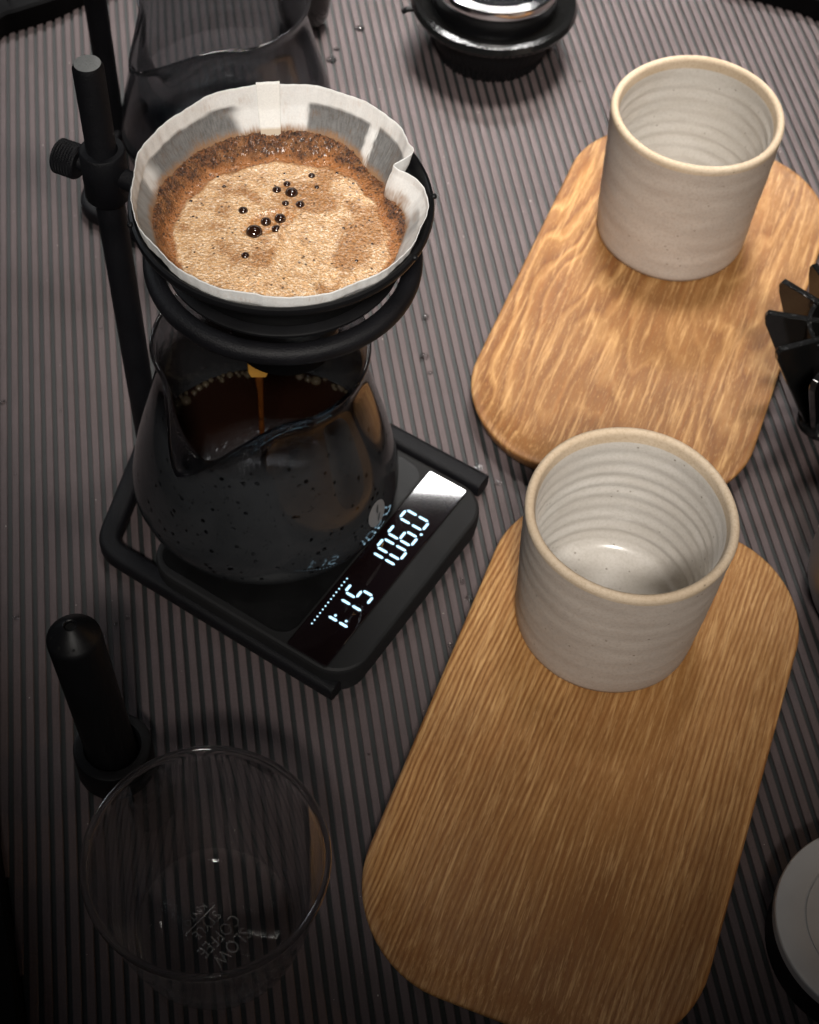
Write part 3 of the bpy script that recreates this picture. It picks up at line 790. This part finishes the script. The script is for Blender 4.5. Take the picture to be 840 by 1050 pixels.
# ------------------------------------------------------------------ finned dripper at the right edge
fd = root('finned_dripper', 'glossy black dripper with radiating flat fins, beside the golden board', 'dripper', (199, 499, 1.1))
obj('core', *lathe([(0, 0), (12, 0), (13, 1), (13, 4), (9, 8), (12, 20), (24, 64), (24.5, 68), (22.5, 68), (12, 22), (0, 18)], 72), M['gloss'], fd, sharp=40)
fm = None
for i in range(12):
    a = R(143-1+i*31 if i < 3 else 143+60+30*(i-2)+2)
    if fm is None:
        prof = [(8, 5), (12, 5), (42.6, 62.5), (43.6, 66.5), (42.6, 69.2), (18, 69.2)]
        prof = [(x, z) for x, z in prof]
        Vf = [(x, y, z) for y in (-1.6, 1.6) for x, z in prof]; n_ = len(prof)
        Ff = [list(range(n_))[::-1], [n_+j for j in range(n_)]]+[[j, (j+1) % n_, n_+(j+1) % n_, n_+j] for j in range(n_)]
        q = obj('fin', Vf, Ff, M['gloss'], fd, smooth=False); fm = q.data
        bv = q.modifiers.new('bev', 'BEVEL'); bv.width = .0005; bv.segments = 2
        q0 = q
    else:
        q = q0.copy(); C.objects.link(q); q.parent = fd
    q.rotation_euler = (0, 0, a)

# ------------------------------------------------------------------ chrome topped canister (top middle)
cn = root('chrome_canister', 'dark round canister with a glossy flange and chrome lid at the back', 'canister', (26.5, 768, 1.1))
def flute(r, z, a): return r + (.5*math.cos(a*64) if z < 9 else 0)
obj('body', *lathe([(0, 0), (30, 0), (31.5, 1.5), (32.5, 5), (33.4, 8.9), (34.2, 10), (40.5, 26), (40, 29), (0, 29)], 256, rfun=flute), M['satin'], cn, sharp=50)
obj('flange', *lathe([(34, 28), (44, 28), (46.6, 29.6), (47.9, 32.5), (46.6, 35.4), (43.5, 36.2), (40, 34.5), (36, 33.6), (34, 33.6)], 128, closed=True), M['gloss'], cn)
obj('upper_body', *lathe([(0, 30), (35.5, 30), (35.6, 45), (34, 46), (0, 46)], 96), M['satin'], cn)
lid = obj('lid', *lathe([(0, 45.6), (35.0, 45.6), (36.8, 46.8), (37.2, 49.5), (36.2, 52.0), (32, 53.2), (30, 52.2), (28, 52.0), (0, 55)], 128), M['chrome'], cn)
V, F = sweep([Vector((-46, -8, 30)), Vector((-50, -9, 30)), Vector((-52, -9, 28))], [(1.6*math.cos(2*PI*i/12), 1.6*math.sin(2*PI*i/12)) for i in range(12)])
obj('latch', V, F, M['satin'], cn)
# black jar beyond the rear carafe
tag(obj('black_jar', *lathe([(0, 0), (6, .4), (11, 3), (14, 9), (15, 18), (14, 34), (11, 44), (10.5, 52), (9, 54), (0, 54.5)], 64), M['gloss'], loc=(-84, 778, 1.1)), 'small glossy black round jar beyond the smoked carafe at the back', 'jar')

# ------------------------------------------------------------------ right edge: steel cup and aluminium disc
ste = root('steel_cup', 'grey steel cup with a rounded foot, cut off by the right edge', 'cup', (217, 396, 1.1))
obj('cup_wall', *lathe([(0, 0), (24, 0), (30, 2), (35, 7), (38, 15), (39.5, 26), (40, 60), (40.4, 61), (39.4, 61), (39, 26), (34, 9), (24, 3), (0, 2.4)], 128), M['steel'], ste, sharp=80)
pk = root('metal_disc', 'grey aluminium disc with an engraved ring on a black body, bottom right corner', 'coffee tool', (189, 233, 1.1))
obj('black_body', *lathe([(0, 0), (36.5, 0), (37.5, 1), (37.8, 18.6), (0, 18.6)], 96), M['satin'], pk, sharp=40)
obj('metal_top', *lathe([(0, 18.5), (38.6, 18.5), (39, 19), (39, 23.2), (38.6, 23.9), (38, 24.1), (27.9, 24.1), (27.7, 23.6), (27.3, 23.6), (27.1, 24.1), (0, 24.1)], 160), M['alu'], pk, sharp=25)

# ------------------------------------------------------------------ water drops on the ribs
drops = [(-75.2, 789.0, 1.9), (-51.4, 777.9, 2.6), (-63.5, 757.1, 1.7), (-65.5, 747.0, 2.9), (1.4, 522.5, 2.1), (5.0, 511.9, 1.2), (0.5, 549.0, 1.9), (31.3, 455.1, 2.2), (35.6, 451.4, 1.1),
         (23.9, 389.4, 1.6), (20.7, 355.3, 1.4), (41.7, 447.3, 1.6), (-119.8, 357.8, 1.2), (-125.5, 353.3, .8), (-128.4, 348.0, 1.3), (-167.0, 353.6, 1.4), (-197.1, 473.0, 1.3), (-174.6, 537.0, .7), (-163.0, 524.8, .7),
         (29.5, 381, 1.7), (77.5, 744.4, 1.0), (-171, 470, .6), (-186, 430, .6), (36, 500, .8), (-10, 300, .6), (62, 520-30, .6)]
dm = None
dlab = {(-75.2, 789.0): 'topmost water drop by the black jar, beyond the rear carafe', (-51.4, 777.9): 'clear water drop midway between the rear carafe and the canister',
        (-63.5, 757.1): 'smaller of two touching water drops behind the paper filter, right of the rear carafe', (-65.5, 747.0): 'largest clear water drop, right of the rear carafe behind the paper filter',
        (1.4, 522.5): 'round water drop on the ribs between the dripper and the golden board', (5.0, 511.9): 'small water drop just below a larger one, between dripper and golden board',
        (0.5, 549.0): 'flat water drop just right of the dripper ring', (31.3, 455.1): 'dark round water drop just past the right end of the stand base',
        (35.6, 451.4): 'small water drop touching the dark one past the stand base end', (23.9, 389.4): 'water drop between the long edge of the scale and the brown board',
        (20.7, 355.3): 'lower water drop between the scale and the brown board', (41.7, 447.3): 'pale water drop just left of the nearer cup, below the golden board',
        (-119.8, 357.8): 'water drop right of the tip of the black tube tool', (-128.4, 348.0): 'water drop touching the view of the tube tool tip, lower of a trio',
        (-125.5, 353.3): 'tiny middle drop of a trio beside the black tube tool tip', (-167.0, 353.6): 'water drop at the far left beside the black tube tool',
        (-197.1, 473.0): 'lone water drop at the far left edge, level with the carafe rim', (29.5, 381): 'dark water drop touching the left edge of the brown board',
        (77.5, 744.4): 'small water drop between the chrome canister and the farther cup'}
for x, y, r in drops:
    x_, y_ = x, y
    # sits on the nearest rib top
    k = round((Vector((x, y)).dot(nv)+92.1)/PITCH-.5); sh = (-92.1+PITCH*(k+.5)) - Vector((x, y)).dot(nv)
    if r < 1.7: x, y = x+nv.x*sh, y+nv.y*sh
    if dm is None:
        q = obj('water_drop', *lathe([(0, 0), (.98, 0), (1.0, .08), (.95, .26), (.8, .45), (.55, .6), (.28, .67), (0, .69)], 24), M['water'], sharp=60); dm = q.data
    else:
        q = bpy.data.objects.new('water_drop', dm); C.objects.link(q)
    q.location = (x*MM, y*MM, 1.12*MM); q.scale = (r*1.12, r*1.12, r)
    tag(q, dlab.get((x_, y_), 'tiny water bead lying on a rib of the dark ribbed tabletop'), 'water drop', 'water drops scattered on the ribbed tabletop')

# fine pale specks of dust lying on the ribs
rnd = random.Random(11); parts = []
for i in range(170):
    x = rnd.uniform(-230, 230); y = rnd.uniform(190, 800)
    k = round((Vector((x, y)).dot(nv)+92.1)/PITCH-.5); off = (-92.1+PITCH*(k+.5)) - Vector((x, y)).dot(nv)+rnd.uniform(-1.2, 1.2)
    x, y = x+nv.x*off, y+nv.y*off; r = rnd.choice([.12, .16, .2, .28])
    parts.append(xf((fv, ff), Matrix.Translation((x, y, 1.1+r*.5)) @ Matrix.Rotation(rnd.random()*3, 4, 'Z') @ Matrix.Diagonal((r*rnd.uniform(.8, 1.8), r, r*.6, 1))))
M['dust'] = mat_plain('dust', (.45, .42, .38), .8)
tag(obj('dust', *join(*parts), M['dust'], sharp=180), 'fine pale dust specks scattered over the ribbed tabletop', 'dust', kind='stuff')
